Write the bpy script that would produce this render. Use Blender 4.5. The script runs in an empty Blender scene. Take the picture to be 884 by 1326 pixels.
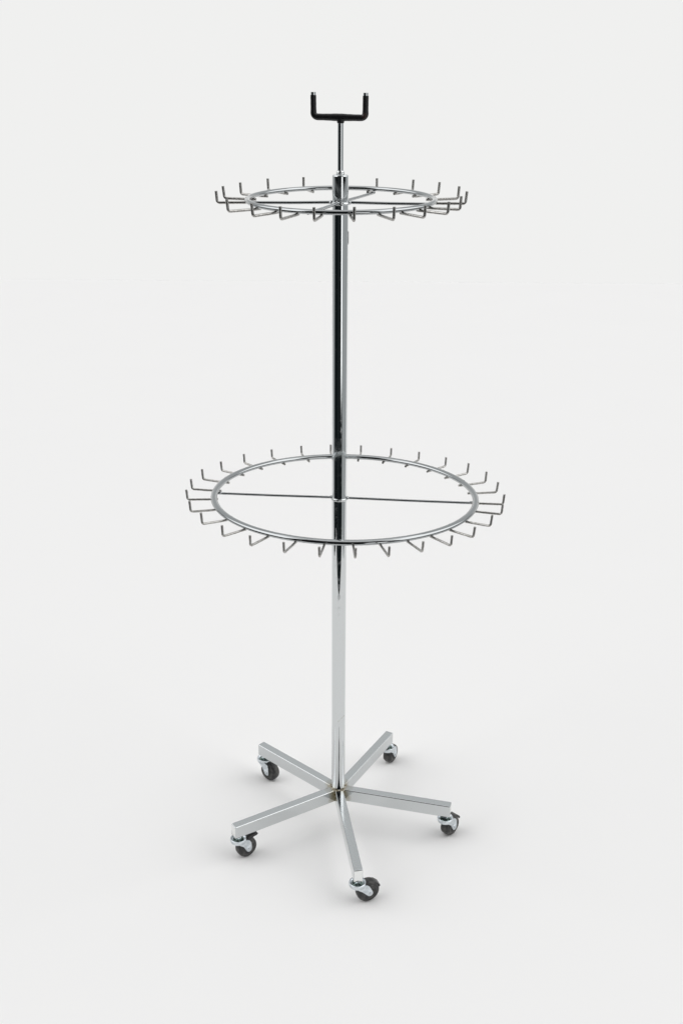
import bpy, bmesh, math, random
from mathutils import Vector, Matrix
random.seed(4)
S = bpy.context.scene
COL = S.collection
R = math.radians
MM = 0.001
ZT = 0.117                      # height of the top of the legs above the floor

# ------------------------------------------------------------------ camera
pitch, roll, yaw = R(22.04), R(0.4146), R(0.0814)
cam = bpy.data.cameras.new('camera')
co = bpy.data.objects.new('camera', cam); COL.objects.link(co)
F = Vector((math.sin(yaw)*math.cos(pitch), math.cos(yaw)*math.cos(pitch), -math.sin(pitch)))
RT = Vector((math.cos(yaw), -math.sin(yaw), 0)); UP = RT.cross(F)
X = RT*math.cos(roll)+UP*math.sin(roll); Y = -RT*math.sin(roll)+UP*math.cos(roll)
M = Matrix((X, Y, -F)).transposed().to_4x4()
M.translation = Vector((0, -2.6124, 1.9213+ZT))
co.matrix_world = M
cam.sensor_fit = 'HORIZONTAL'; cam.sensor_width = 36
cam.lens = 36*1395.63/884
cam.clip_end = 200; cam.clip_start = .05
S.camera = co
S.view_settings.view_transform = 'Standard'; S.view_settings.look = 'None'
S.view_settings.exposure = 0; S.view_settings.gamma = 1

# ------------------------------------------------------------------ studio surroundings (world)
W = bpy.data.worlds.new('World'); S.world = W; W.use_nodes = True
nt = W.node_tree; nt.nodes.clear()
def N(t, tree=None, **k):
    n = (tree or nt).nodes.new(t)
    for a, b in k.items(): setattr(n, a, b)
    return n
def mth(op, a, b=None, c=None, clamp=False):
    n = N('ShaderNodeMath', operation=op, use_clamp=clamp)
    for i, v in enumerate((a, b, c)):
        if v is None: continue
        if isinstance(v, (int, float)): n.inputs[i].default_value = v
        else: nt.links.new(v, n.inputs[i])
    return n.outputs[0]
def step(v, lo, hi, a=0., b=1.):
    n = N('ShaderNodeMapRange', interpolation_type='SMOOTHSTEP')
    nt.links.new(v, n.inputs[0])
    for i, x in enumerate((lo, hi, a, b)): n.inputs[i+1].default_value = x
    return n.outputs[0]
def mixc(f, a, b):
    n = N('ShaderNodeMix', data_type='RGBA'); nt.links.new(f, n.inputs[0])
    for i, v in ((6, a), (7, b)):
        if isinstance(v, tuple): n.inputs[i].default_value = (*v, 1)
        else: nt.links.new(v, n.inputs[i])
    return n.outputs[2]
tc = N('ShaderNodeTexCoord'); sep = N('ShaderNodeSeparateXYZ')
nt.links.new(tc.outputs['Generated'], sep.inputs[0])
dx, dy, dz = sep.outputs
az = mth('DEGREES', mth('ARCTAN2', dx, mth('MULTIPLY', dy, -1)))      # 0 = behind the camera, + = to the right
def band(v, a, b, s): return mth('MULTIPLY', step(v, a-s, a+s), step(v, b-s, b+s, 1, 0))
PAPER = (.871, .872, .864)
c = mixc(step(dz, .12, .35), (.40, .415, .42), (.63, .645, .65))                      # grey studio walls, brighter towards the ceiling
c = mixc(mth('MULTIPLY', band(az, -84, 17, 2.5), step(dz, .0, .05, 1, 0)), c, (.008, .011, .012))      # unlit end of the room, floor level
c = mixc(mth('MULTIPLY', band(az, -88, 80, 4), step(dz, .0, .05)), c, (.012, .014, .015))             # unlit end of the room, above the horizon
c = mixc(mth('MULTIPLY', band(az, -22, -14, 2), step(dz, .1, .4, 1, 0)), c, (.035, .04, .042))
c = mixc(mth('MULTIPLY', band(az, 10, 41, 2.5), step(dz, -.30, -.24, 1, 0)), c, (.010, .013, .014))
c = mixc(mth('MULTIPLY', band(az, 17, 34, 1.5), band(dz, -.27, .25, .03)), c, (1.7, 1.7, 1.7))     # tall strip light
c = mixc(mth('MULTIPLY', step(dz, .68, .78), step(dy, -.12, .02)), c, (.50, .50, .50))                # grey overhead patch, added to shape floor light and ring reflections
for s0, s1 in ((48, 118), (-118, -48)):                                               # two bright side areas, added to light the floor without whitening the rings
    c = mixc(mth('MULTIPLY', band(az, s0, s1, 3), band(dz, .22, .88, .04)), c, (2.03, 2.03, 2.04))
fw = mth('MULTIPLY', step(dy, .62, .72), step(dz, .16, .30, 1, 0))
c = mixc(fw, c, PAPER)                                                                # pale paper backdrop
bg = N('ShaderNodeBackground'); out = N('ShaderNodeOutputWorld')
nt.links.new(c, bg.inputs[0]); bg.inputs[1].default_value = 1
nt.links.new(bg.outputs[0], out.inputs[0])

# ------------------------------------------------------------------ overhead soft box (far, so that the floor is evenly lit)
def area(name, loc, tgt, size, watt, col=(1, 1, 1)):
    l = bpy.data.lights.new(name, 'AREA'); l.shape = 'DISK'; l.size = size; l.energy = watt; l.color = col
    o = bpy.data.objects.new(name, l); COL.objects.link(o); o.location = loc
    o.rotation_euler = (Vector(tgt)-Vector(loc)).to_track_quat('-Z', 'Y').to_euler()
    return o
LK = 1.035
area('key_light', (4, 6, 57), (4, 6, 0), 66.0, 6600*LK)

# ------------------------------------------------------------------ materials
def mat(name, base, metal=0., rough=.5, spec=.5):
    m = bpy.data.materials.new(name); m.use_nodes = True
    b = m.node_tree.nodes['Principled BSDF']
    b.inputs['Base Color'].default_value = (*base, 1); b.inputs['Metallic'].default_value = metal
    b.inputs['Roughness'].default_value = rough; b.inputs['Specular IOR Level'].default_value = spec
    return m, m.node_tree, b
def noise(t, scale, detail=3, coord='Object', sc=None):
    n = t.nodes.new('ShaderNodeTexNoise'); n.inputs['Scale'].default_value = scale; n.inputs['Detail'].default_value = detail
    tcn = t.nodes.new('ShaderNodeTexCoord')
    if sc:
        mp = t.nodes.new('ShaderNodeMapping'); mp.inputs['Scale'].default_value = sc
        t.links.new(tcn.outputs[coord], mp.inputs[0]); t.links.new(mp.outputs[0], n.inputs['Vector'])
    else: t.links.new(tcn.outputs[coord], n.inputs['Vector'])
    return n.outputs['Fac']
def mrange(t, v, lo, hi, a, b):
    n = t.nodes.new('ShaderNodeMapRange'); t.links.new(v, n.inputs[0])
    for i, x in enumerate((lo, hi, a, b)): n.inputs[i+1].default_value = x
    return n.outputs[0]
def bump(t, b, v, strength, dist=.001):
    n = t.nodes.new('ShaderNodeBump'); n.inputs['Strength'].default_value = strength; n.inputs['Distance'].default_value = dist
    t.links.new(v, n.inputs['Height']); t.links.new(n.outputs[0], b.inputs['Normal'])
def mixn(t, f, a, b):
    n = t.nodes.new('ShaderNodeMix'); n.data_type = 'RGBA'; t.links.new(f, n.inputs[0])
    for i, v in ((6, a), (7, b)):
        if isinstance(v, tuple): n.inputs[i].default_value = (*v, 1)
        else: t.links.new(v, n.inputs[i])
    return n.outputs[2]

def chrome(name, rough=.05, wave=.08, hub=None, sc=(1, 1, 1), base=(.655, .675, .68)):
    m, t, b = mat(name, base, 1, rough)
    f = noise(t, 60, 4); t.links.new(mrange(t, f, .45, .8, rough, rough+.14), b.inputs['Roughness'])
    bump(t, b, noise(t, 9, 2, sc=sc), wave, .002)
    col = mixn(t, mrange(t, noise(t, 420, 2), .70, .78, 0, .75), base, (.25, .24, .22))   # pits and specks
    if hub is not None:
        # yellowed, scorched plating round the weld at the hub
        g = t.nodes.new('ShaderNodeNewGeometry'); d = t.nodes.new('ShaderNodeVectorMath'); d.operation = 'DISTANCE'
        t.links.new(g.outputs['Position'], d.inputs[0]); d.inputs[1].default_value = hub[0]
        nz = noise(t, 55, 4)
        ad = t.nodes.new('ShaderNodeMath'); ad.operation = 'MULTIPLY_ADD'
        t.links.new(nz, ad.inputs[0]); ad.inputs[1].default_value = .03; t.links.new(d.outputs['Value'], ad.inputs[2])
        k = mrange(t, ad.outputs[0], hub[1], hub[2], .9, 0)
        col = mixn(t, k, col, (.30, .26, .16))
    t.links.new(col, b.inputs['Base Color'])
    return m
HUB = (0, 0, ZT-.018)
CH = chrome('polished_chrome', wave=.03)
CH_POLE = chrome('pole_chrome', .05, .05, sc=(1, 1, .12), hub=((0, 0, ZT-.004), .026, .036))
CH_LEG = chrome('leg_chrome', .10, .07, hub=(HUB, .036, .062), base=(.62, .64, .645))
CH_RING = chrome('ring_chrome', .05, .24, base=(.41, .425, .43))
WELD, t_, b_ = mat('weld_metal', (.42, .38, .29), 1, .38); bump(t_, b_, noise(t_, 300, 4), .9, .002)
t_.links.new(mixn(t_, mrange(t_, noise(t_, 90, 3), .4, .6, 0, 1), (.22, .17, .09), (.62, .60, .54)), b_.inputs['Base Color'])
WELDC, t_, b_ = mat('ring_weld', (.68, .70, .70), 1, .2); bump(t_, b_, noise(t_, 220, 3), .8, .002)
WIRE, t_, b_ = mat('wire_plating', (.36, .355, .34), 1, .30)
t_.links.new(mixn(t_, mrange(t_, noise(t_, 170, 3), .42, .62, 0, 1), (.52, .51, .49), (.37, .36, .34)), b_.inputs['Base Color'])
bump(t_, b_, noise(t_, 400, 2), .3, .0005)
ZINC, t_, b_ = mat('zinc_plate', (.66, .70, .73), 1, .24); bump(t_, b_, noise(t_, 120, 3), .25, .0008)
t_.links.new(mixn(t_, mrange(t_, noise(t_, 90, 3), .4, .7, 0, 1), (.70, .74, .77), (.50, .55, .58)), b_.inputs['Base Color'])
ZDARK, t_, b_ = mat('greased_steel', (.16, .22, .20), 1, .22)
t_.links.new(mixn(t_, mrange(t_, noise(t_, 160, 3), .42, .6, 0, 1), (.34, .42, .39), (.04, .06, .055)), b_.inputs['Base Color'])
RUB, t_, b_ = mat('black_rubber', (.022, .022, .022), 0, .42, .4)
t_.links.new(mixn(t_, mrange(t_, noise(t_, 70, 4), .45, .75, 0, 1), (.034, .034, .034), (.11, .108, .10)), b_.inputs['Base Color'])
t_.links.new(mrange(t_, noise(t_, 40, 3), .3, .7, .35, .6), b_.inputs['Roughness']); bump(t_, b_, noise(t_, 300, 2), .15, .0006)
SLV, t_, b_ = mat('black_sleeve', (.010, .010, .011), 0, .32, .4); bump(t_, b_, noise(t_, 120, 3), .06, .001)
g_ = t_.nodes.new('ShaderNodeTexCoord'); d_ = t_.nodes.new('ShaderNodeVectorMath'); d_.operation = 'DISTANCE'     # small worn brownish rub at one corner
t_.links.new(g_.outputs['Object'], d_.inputs[0]); d_.inputs[1].default_value = (.054, -.007, 1.838)
t_.links.new(mixn(t_, mrange(t_, d_.outputs['Value'], .004, .008, .8, 0), (.010, .010, .011), (.045, .026, .022)), b_.inputs['Base Color'])
PLA, t_, b_ = mat('black_plastic', (.015, .015, .015), 0, .33, .5); bump(t_, b_, noise(t_, 250, 3), .15, .0006)
CAP, t_, b_ = mat('end_cap_plating', (.86, .87, .86), 1, .16); bump(t_, b_, noise(t_, 90, 3), .2, .0006)
PAP, t_, b_ = mat('white_paper', (.83, .83, .825), 0, 1, 0)
t_.links.new(mixn(t_, noise(t_, 1.6, 2), (.897, .892, .885), (.907, .902, .895)), b_.inputs['Base Color'])

# ------------------------------------------------------------------ mesh helpers (millimetres in, metres out)
def link(name, bm, m, parent=None, sharp=35, scale=MM):
    bmesh.ops.remove_doubles(bm, verts=bm.verts, dist=1e-5)
    bmesh.ops.recalc_face_normals(bm, faces=bm.faces)
    if scale != 1: bmesh.ops.scale(bm, vec=(scale,)*3, verts=bm.verts)
    me = bpy.data.meshes.new(name); bm.to_mesh(me); bm.free()
    for p in me.polygons: p.use_smooth = True
    me.set_sharp_from_angle(angle=R(sharp))
    me.materials.append(m)
    o = bpy.data.objects.new(name, me); COL.objects.link(o)
    if sharp != 35:      # flat faces stay flat beside their rounded edges
        w = o.modifiers.new('weighted_normals', 'WEIGHTED_NORMAL'); w.keep_sharp = True; w.weight = 90
    if parent: o.parent = parent
    return o
def place(o, loc=None, mtx=None):
    if mtx is not None: o.matrix_local = mtx
    else: o.location = Vector(loc)*MM
    return o
def tube(bm, pts, r, n=14, closed=False, cap='flat', ry=None):
    """sweep a circle (or an upright oval: r sideways, ry vertical) along pts"""
    pts = [Vector(p) for p in pts]; L = len(pts); rings = []
    ref = None
    for i, p in enumerate(pts):
        a = pts[i-1] if (i or closed) else pts[i]; b = pts[(i+1) % L] if (i < L-1 or closed) else pts[i]
        tg = (b-a).normalized()
        if ry is not None: u = Vector((0, 0, 1))
        elif ref is None: u = Vector((0, 0, 1)) if abs(tg.z) < .9 else Vector((0, 1, 0))
        else: u = ref
        s = tg.cross(u).normalized(); u = s.cross(tg).normalized(); ref = u
        rr = r(i/(L-1)) if callable(r) else r
        rings.append([bm.verts.new(p+s*(rr*math.cos(k*2*math.pi/n))+u*((ry or rr)*math.sin(k*2*math.pi/n))) for k in range(n)])
    for i in range(L if closed else L-1):
        A, B = rings[i], rings[(i+1) % L]
        for k in range(n): bm.faces.new((A[k], A[(k+1) % n], B[(k+1) % n], B[k]))
    if not closed:
        for rg in (rings[0], rings[-1]):
            f = bm.faces.new(rg)
            if cap == 'round':
                q = bmesh.ops.inset_individual(bm, faces=[f], thickness=(r if not callable(r) else r(1))*.35, depth=(r if not callable(r) else r(1))*.3)
    return bm
def arcpath(pts, rad, seg=6):
    """polyline with rounded corners"""
    pts = [Vector(p) for p in pts]; o = [pts[0]]
    for i in range(1, len(pts)-1):
        a, b, c_ = pts[i-1], pts[i], pts[i+1]
        u = (a-b).normalized(); v = (c_-b).normalized(); ang = u.angle(v)
        d = rad/math.tan(ang/2); p0 = b+u*d; p1 = b+v*d
        ce = b+(u+v).normalized()*(rad/math.sin(ang/2))
        for k in range(seg+1):
            w = k/seg; e0 = p0-ce; e1 = p1-ce; th = e0.angle(e1)
            o.append(ce+(e0*math.sin((1-w)*th)+e1*math.sin(w*th))/math.sin(th))
    o.append(pts[-1]); return o
def lathe(bm, prof, n=40, mtx=None, closed=False):
    """profile [(r, z)...] turned about z"""
    rings = []
    for r_, z in prof:
        if r_ < 1e-6: rings.append([bm.verts.new((0, 0, z))])
        else: rings.append([bm.verts.new((r_*math.cos(k*2*math.pi/n), r_*math.sin(k*2*math.pi/n), z)) for k in range(n)])
    pairs = list(zip(rings, rings[1:]))+([(rings[-1], rings[0])] if closed else [])
    for A, B in pairs:
        for k in range(n):
            k2 = (k+1) % n
            if len(A) == 1 and len(B) == 1: continue
            if len(A) == 1: bm.faces.new((A[0], B[k2], B[k]))
            elif len(B) == 1: bm.faces.new((A[k], A[k2], B[0]))
            else: bm.faces.new((A[k], A[k2], B[k2], B[k]))
    if mtx is not None:
        vs = [v for rg in rings for v in rg]; bmesh.ops.transform(bm, matrix=mtx, verts=vs)
    return bm
def box(bm, x0, x1, y0, y1, z0, z1, bev=0, seg=2):
    q = bmesh.ops.create_cube(bm, size=1)['verts']
    for v in q:
        v.co = Vector(((x0+x1)/2+v.co.x*(x1-x0), (y0+y1)/2+v.co.y*(y1-y0), (z0+z1)/2+v.co.z*(z1-z0)))
    if bev:
        es = list({e for v in q for e in v.link_edges})
        bmesh.ops.bevel(bm, geom=es, offset=bev, segments=seg, profile=.5, affect='EDGES')
    return bm
def plate(bm, outline, y0, y1, bev=.4):
    """solid from an (x, z) outline between y0 and y1"""
    a = [bm.verts.new((x, y0, z)) for x, z in outline]; b = [bm.verts.new((x, y1, z)) for x, z in outline]
    f1 = bm.faces.new(a); f2 = bm.faces.new(b[::-1]); n = len(a)
    for k in range(n): bm.faces.new((a[k], b[k], b[(k+1) % n], a[(k+1) % n]))
    if bev: bmesh.ops.bevel(bm, geom=list(f1.edges)+list(f2.edges), offset=bev, segments=2, profile=.5, affect='EDGES')
    return bm
def blob(bm, c_, r, sq=(1, 1, 1)):
    q = bmesh.ops.create_icosphere(bm, subdivisions=2, radius=r)['verts']
    for v in q:
        k = 1+random.uniform(-.12, .12)
        v.co = Vector((v.co.x*sq[0]*k, v.co.y*sq[1]*k, v.co.z*sq[2]*k))+Vector(c_)
    return bm
def B(): return bmesh.new()

# ------------------------------------------------------------------ floor
bm = B()
ol = [(-1600, -1520), (1600, -1520), (2000, 200), (10500, 9000), (-10500, 9000), (-2000, 200)]
va = [bm.verts.new((x, y, 0)) for x, y in ol]; vb = [bm.verts.new((x, y, -5)) for x, y in ol]
bm.faces.new(va); bm.faces.new(vb[::-1])
for k in range(6): bm.faces.new((va[k], vb[k], vb[(k+1) % 6], va[(k+1) % 6]))
fl = link('floor', bm, PAP); fl['kind'] = 'structure'
fl['label'] = 'plain off-white studio floor under the rack'

# ------------------------------------------------------------------ the rack
rack = bpy.data.objects.new('display_rack', None); COL.objects.link(rack)
rack['label'] = 'chrome rotating display rack with two rings of hooks on a five-legged caster base'
rack['category'] = 'display rack'
Z0 = ZT/MM

LX, LY = -.0026, -.0004
def lean(z): return (LX*z, LY*z, z+Z0)

# pole: bottom is level with the underside of the legs
RP = 19.0; ZP = 1709
pm = Matrix.Translation(Vector((0, 0, ZT))) @ Matrix.Rotation(-LY*-1*0, 4, 'X') @ Matrix.Rotation(LX, 4, 'Y')
bm = B()
prof = [(0, -36), (RP-1.5, -36), (RP, -34.5)]
prof += [(RP, z) for z in range(0, 1700, 100)]
prof += [(RP, ZP-3.2)]+[(RP-3.2+3.2*math.cos(R(a)), ZP-3.2+3.2*math.sin(R(a))) for a in (20, 40, 60, 80)]+[(RP-4.5, ZP), (RP-5, ZP-1.2), (0, ZP-1.2)]
lathe(bm, prof, 72)
pole = place(link('pole', bm, CH_POLE, rack), mtx=pm)
bm = B()
lathe(bm, [(6, ZP-1.5), (10.5, ZP-1.5), (10.5, ZP+1.5), (9.6, ZP+2.5), (9.2, ZP+7.5), (8.2, ZP+9.0), (6.2, ZP+9.2)], 36)
link('collar', bm, WELDC, pole)
bm = B()     # slim spring clip on the pole below the upper ring
tube(bm, arcpath([(17.6, -2, 1583), (18.9, -2, 1579), (18.9, -2, 1553), (17.6, -2, 1549)], 1.2, 3), 1.1, 8)
link('spring_clip', bm, PLA, pole)
bm = B()     # scratch-thin seam of the lower tube
pts = [((RP+.06)*math.cos(R(a)), (RP+.06)*math.sin(R(a)), 232+.22*(a+95)+4*math.sin((a+95)/25)) for a in range(-95, -29, 3)]
tube(bm, pts, .35, 5)
link('seam', bm, WELD, pole)

# rod and fork
ZF = 1833.5
bm = B(); tube(bm, [(0, 0, ZP-20), (0, 0, ZP+60), (0, 0, ZF-3)], 6.9, 28)
rod = place(link('mounting_rod', bm, CH, rack), mtx=pm)
def U(z_top, rr): return arcpath([(-62, 3, z_top), (-61.5, 3, ZF+1.5), (56.3, -1, ZF-.5), (56.6, -1, z_top-1.2)], rr, 8)
bm = B(); tube(bm, U(1887.8, 9.5), 5.9, 20, cap='round')
fork = place(link('sign_fork', bm, CH, rack), mtx=pm)
bm = B()
path = U(1881.5, 9.5); dense = []
for a, b in zip(path, path[1:]):
    k = max(1, int((b-a).length/6))
    for i in range(k): dense.append(a.lerp(b, i/k))
dense.append(path[-1]); Ld = len(dense)
def rs(w):
    p = dense[min(Ld-1, round(w*(Ld-1)))]
    return (6.7 if p.z > ZF+14 else 7.3)+(1.1*math.exp(-((p.x+3)/22)**2) if p.z < ZF+8 else 0)+.12*math.sin(p.x*.35)+.1*math.sin(p.z*.5)
tube(bm, dense, rs, 24)
link('rubber_sleeve', bm, SLV, fork)
bm = B()
lathe(bm, [(6.9, ZF-12), (8.0, ZF-11), (8.8, ZF-7), (9.2, ZF-3), (6, ZF-1)], 28)
link('sleeve_neck', bm, SLV, fork)

# ------------------------------------------------------------------ hook rings
def ring(zc, rad, a, b, ox, oy, tr, tz, rtip, ztip, hooks, spokes, wr, sr):
    rx = Vector((1, 0, a)); ryv = Vector((0, 1, b)); rz = rx.cross(ryv)
    m = Matrix((rx.normalized(), ryv.normalized(), rz.normalized())).transposed().to_4x4()
    m.translation = Vector((LX*zc+ox, LY*zc+oy, zc+a*ox+b*oy+Z0))*MM
    bm = B(); n = 160
    tube(bm, [(rad*math.cos(k*2*math.pi/n), rad*math.sin(k*2*math.pi/n), 0) for k in range(n)], tr, 20, closed=True, ry=tz)
    ro = place(link('hook_ring', bm, CH_RING, rack), mtx=m)
    ro.data.materials.clear(); ro.data.materials.append(CH_RING)
    zu = -tz-wr*.75
    for az_, dz_, dr in hooks:
        c_, s_ = math.cos(R(az_)), math.sin(R(az_))
        rt = rtip+dr; zt = ztip+dz_; zb = zu+dz_*.35
        lean_ = (zt-zb)*math.tan(R(random.uniform(3.0, 6.5)))
        pr = [(rad-tr-1.2+random.uniform(-1.2, 1), zu+.4), (rad+tr, zu), (rt-lean_, zb), (rt, zt)]
        tw = random.uniform(-.8, .8)
        p3 = [Vector((q[0]*c_, q[0]*s_, q[1])) for q in pr]
        p3[-1] += Vector((-s_, c_, 0))*tw
        bm = B(); tube(bm, arcpath(p3, 6.0, 6) if False else arc_last(p3, 6.5), wr, 12, cap='round')
        blob(bm, ((rad-tr*.55)*c_, (rad-tr*.55)*s_, zu+wr*.7), wr*1.05, (1.1, 1.1, .7))
        h = link('hook', bm, WIRE, ro)
    off = Vector((-ox, -oy))
    for az_, r0 in spokes:
        c_, s_ = math.cos(R(az_)), math.sin(R(az_))
        end = Vector(((rad-tr*.3-r0)*c_, (rad-tr*.3-r0)*s_, zu-.3*sr+r0*.2))
        hub_ = Vector((off.x, off.y, zu+1)); d = (end-hub_); d.z = 0; d.normalize()
        st = hub_+d*(RP-2)
        bm = B(); tube(bm, [st, st.lerp(end, .5)+Vector((0, 0, -.6)), end], sr, 14, cap='round')
        blob(bm, end-d*tr*.95+Vector((0, 0, 1.5)), sr*1.25, (1.2, 1.2, .9))
        blob(bm, hub_+d*(RP+1.5), sr*1.5, (1.15, 1.15, .95))
        link('spoke', bm, CH_RING, ro)
    bm = B()
    zz = zu-1
    lathe(bm, [(RP-.5, zz-3.4), (RP+2.0, zz-3.2), (RP+2.6, zz-1.5), (RP+2.6, zz+1), (RP+1.6, zz+2.8), (RP-.5, zz+3.4)], 60, Matrix.Translation((off.x, off.y, 0)))
    link('hub_collar', bm, WELDC, ro)
    return ro
def arc_last(p3, rad):
    """straight wire with one rounded bend before the tip, plus rounded toe"""
    a = arcpath(p3[1:], rad, 7)
    return [p3[0]]+a

UP_H = [(91.0, 0, 0), (109.5, .2, 0), (129.4, 1.9, .1), (148.2, .3, 0), (165.3, .8, .1), (179.9, -1.6, -.8), (210.4, -.7, .1), (229.1, 0, 0), (244.0, -1.0, .1),
        (258.9, .5, 0), (275.5, 1.9, -.1), (292.7, -.5, 0), (308.2, -2.1, .2), (323.8, -2.4, .3), (336.7, 2.3, -.4), (358.2, .2, .1), (15.1, 1.6, .2),
        (33.8, 1.4, .1), (51.6, -.1, 0), (71.7, -2.4, -.1)]
LO_H = [(95.8, -2.4, -.4), (108.1, -1.9, -.3), (121.2, -2.6, -.4), (134.6, .1, 0), (147.6, -.4, -.1), (160.8, 3.2, 1.), (172.7, 1.7, 1.), (184.2, -.1, -.3), (197.8, 2.9, -2.8),
        (211.4, 4.4, -1.8), (225.0, 1.7, -.5), (237.6, -.3, .1), (250.1, -.3, .1), (261.8, -2.5, .5), (273.2, -2.7, .5), (284.0, -2.6, .5), (295.7, -.4, .1),
        (307.1, -.9, .2), (318.4, .1, 0), (331.0, 3.6, -1.7), (344.7, 0, .1), (355.3, .8, 1.6), (8.5, 2.6, 1.3), (20.2, 5.2, 1.5), (32.6, 3.9, .8), (45.1, -.6, -.1),
        (58.1, -2.9, -.4), (70.5, -4.4, -.6), (83.2, -3.2, -.4)]
up = ring(1654.0, 218.4, .0041, .0246, 1.8, 0, 6.7, 5.6, 292.5, 19.5, UP_H, [(178, 0), (357, 0), (67.5, 0), (249, 16)], 3.25, 3.6)
lo = ring(912.6, 337.7, -.0079, -.0352, 14.6, 0, 8.6, 6.8, 408.3, 17.4, LO_H, [(175.5, 0), (356.0, 0)], 3.0, 3.3)

# ------------------------------------------------------------------ legs
LEGS = [  # azimuth, length, droop at the end
    (-9.07-4.81, 330.5, -1.2), (-9.07+72-2.22, 329.9, -1.7), (-9.07+144+2.49, 326.7, -2.1), (-9.07+216+4.78, 339.6, -1.8), (-9.07+288-.24, 358.9, -3.6)]
LH, LW = 38.2, 12.5
ends = []
for k, (a, L, dz_) in enumerate(LEGS):
    bm = B(); x0 = RP-4
    # long box with rounded edges, several sections so it can sag by a hair
    box(bm, x0, L, -LW, LW, -LH, 0, 2.6, 4)
    for v in bm.verts:
        v.co.z += dz_*max(0, (v.co.x-x0)/(L-x0))+.0*v.co.x
    m = Matrix.Translation((0, 0, ZT)) @ Matrix.Rotation(R(a), 4, 'Z')
    lg = place(link('leg', bm, CH_LEG, rack, sharp=50), mtx=m)
    bm = B(); box(bm, L-.4, L+.9, -LW+1.5, LW-1.5, -LH+1.5+dz_, -1.5+dz_, .6, 2)
    link('end_cap', bm, CAP, lg)
    bm = B()      # weld bead round the joint
    for i in range(9):
        w = i/8; blob(bm, (RP+1.2, -LW+2*LW*w, -.5+random.uniform(-.5, .5)), 2.3, (1, 1.3, .9))
    for s in (-1, 1):
        for i in range(9): blob(bm, (RP-3.5+random.uniform(-.4, .4), s*(LW+.4), -LH*i/8.5-1), 1.9, (1, 1, 1.4))
    link('weld', bm, WELD, lg)
    ends.append((a, L, dz_))

# ------------------------------------------------------------------ casters
HC = Z0-LH           # height from floor to leg underside
def caster(a, L, dz_, trail_az, brake, inset=14.0, pedal_up=False, WRAD=30.0, wx=23.5):
    hh = HC+dz_       # this caster's own height
    loc = Vector(((L-inset)*math.cos(R(a)), (L-inset)*math.sin(R(a)), hh))
    m = Matrix.Translation(loc*MM) @ Matrix.Rotation(R(trail_az), 4, 'Z')
    wz = -hh+WRAD; hy = 17.5
    # fork: pressed cup plus two tongue-shaped side plates
    bm = B()
    lathe(bm, [(9, -12.5), (15.5, -12.5), (17.5, -11.5), (18.6, -9.0), (20.2, -8.0), (22.0, -8.9), (23.0, -11.5), (22.6, -15.5), (21.4, -19.5), (20.0, -19.5), (20.8, -15.5), (20.6, -13.6), (9, -14.5)], 48)
    for s in (-1, 1):
        tip = [(wx+8.6*math.cos(R(t)), wz+8.6*math.sin(R(t))) for t in range(20, -161, -15)]
        out_ = [(-12, -16.5), (-4, -13.5), (19, -13.5), (26, -18), (31.5, -28)]+tip+[(7, -32), (-4, -23.5)]
        plate(bm, out_, s*hy-1.1, s*hy+1.1, .6)
    fk = place(link('caster', bm, ZINC, rack, sharp=40), mtx=m)
    # bearing disc, stem nut
    bm = B()
    lathe(bm, [(5, -9.2), (11.5, -9.2), (13.8, -10.2), (15.0, -12.2), (5, -12.3)], 36)
    link('bearing_cap', bm, ZDARK, fk)
    bm = B(); lathe(bm, [(0, -4.5), (8.6, -4.5), (9.2, -5.2), (9.2, -9.0), (0, -9.0)], 6); lathe(bm, [(5, .3), (5, -9)], 20)
    link('stem_nut', bm, ZINC, fk)
    # wheel
    bm = B()
    prof = [(3.5, -8.0), (9, -8.3), (10.5, -9.8), (17.5, -10.8), (19, -9.6), (21.5, -9.8), (24.2, -8.6), (25.9, -6.0), (26.5, -2.5), (26.5, 2.5), (25.9, 6.0), (24.2, 8.6), (21.5, 9.8), (19, 9.6), (17.5, 10.8), (10.5, 9.8), (9, 8.3), (3.5, 8.0)]
    prof = [(r_*WRAD/26.5, z*1.36) for r_, z in prof]
    lathe(bm, prof, 56, Matrix.Translation((wx, 0, wz)) @ Matrix.Rotation(R(90), 4, 'X'), closed=True)
    link('wheel', bm, RUB, fk, sharp=40)
    bm = B()
    for s in (-1, 1):
        lathe(bm, [(0, s*(hy+2.4)), (2.4, s*(hy+2.3)), (3.2, s*(hy+1.7)), (3.2, s*(hy+.6))], 24, Matrix.Translation((wx, 0, wz)) @ Matrix.Rotation(R(90), 4, 'X'))
        box(bm, wx-9, wx+3, s*(hy+1.0)-.5, s*(hy+1.0)+.5, wz+7.5, wz+9.0, .3, 1)
        box(bm, wx-8, wx+2, s*(hy+1.0)-.5, s*(hy+1.0)+.5, wz+11, wz+12.3, .3, 1)
    tube(bm, [(wx, -hy, wz), (wx, hy, wz)], 3.2, 12)
    link('axle_bolt', bm, ZINC, fk)
    if brake:
        bm = B()
        if pedal_up:
            o_ = [(20, -13), (30, -10.5), (46, -8), (54, -9), (58, -13), (55, -17), (46, -17), (34, -19), (22, -21)]
        else:
            k_ = wx-23.5; o_ = [(x_+k_, z_) for x_, z_ in [(20, -14.5), (32, -15.5), (44, -19), (56, -30), (56.5, -35), (53.5, -37), (50, -31), (40, -23), (28, -20), (20, -20)]]
        plate(bm, o_, -11.5, 11.5, 1.6)
        link('brake_pedal', bm, PLA, fk, sharp=45)
    return fk
caster(*ends[0], 46, True)
caster(*ends[1], 60, False)
caster(*ends[2], -38, False)
caster(*ends[3], 36, True, pedal_up=True)
caster(*ends[4], 24, True, inset=12.0, WRAD=32.0, wx=29.0)
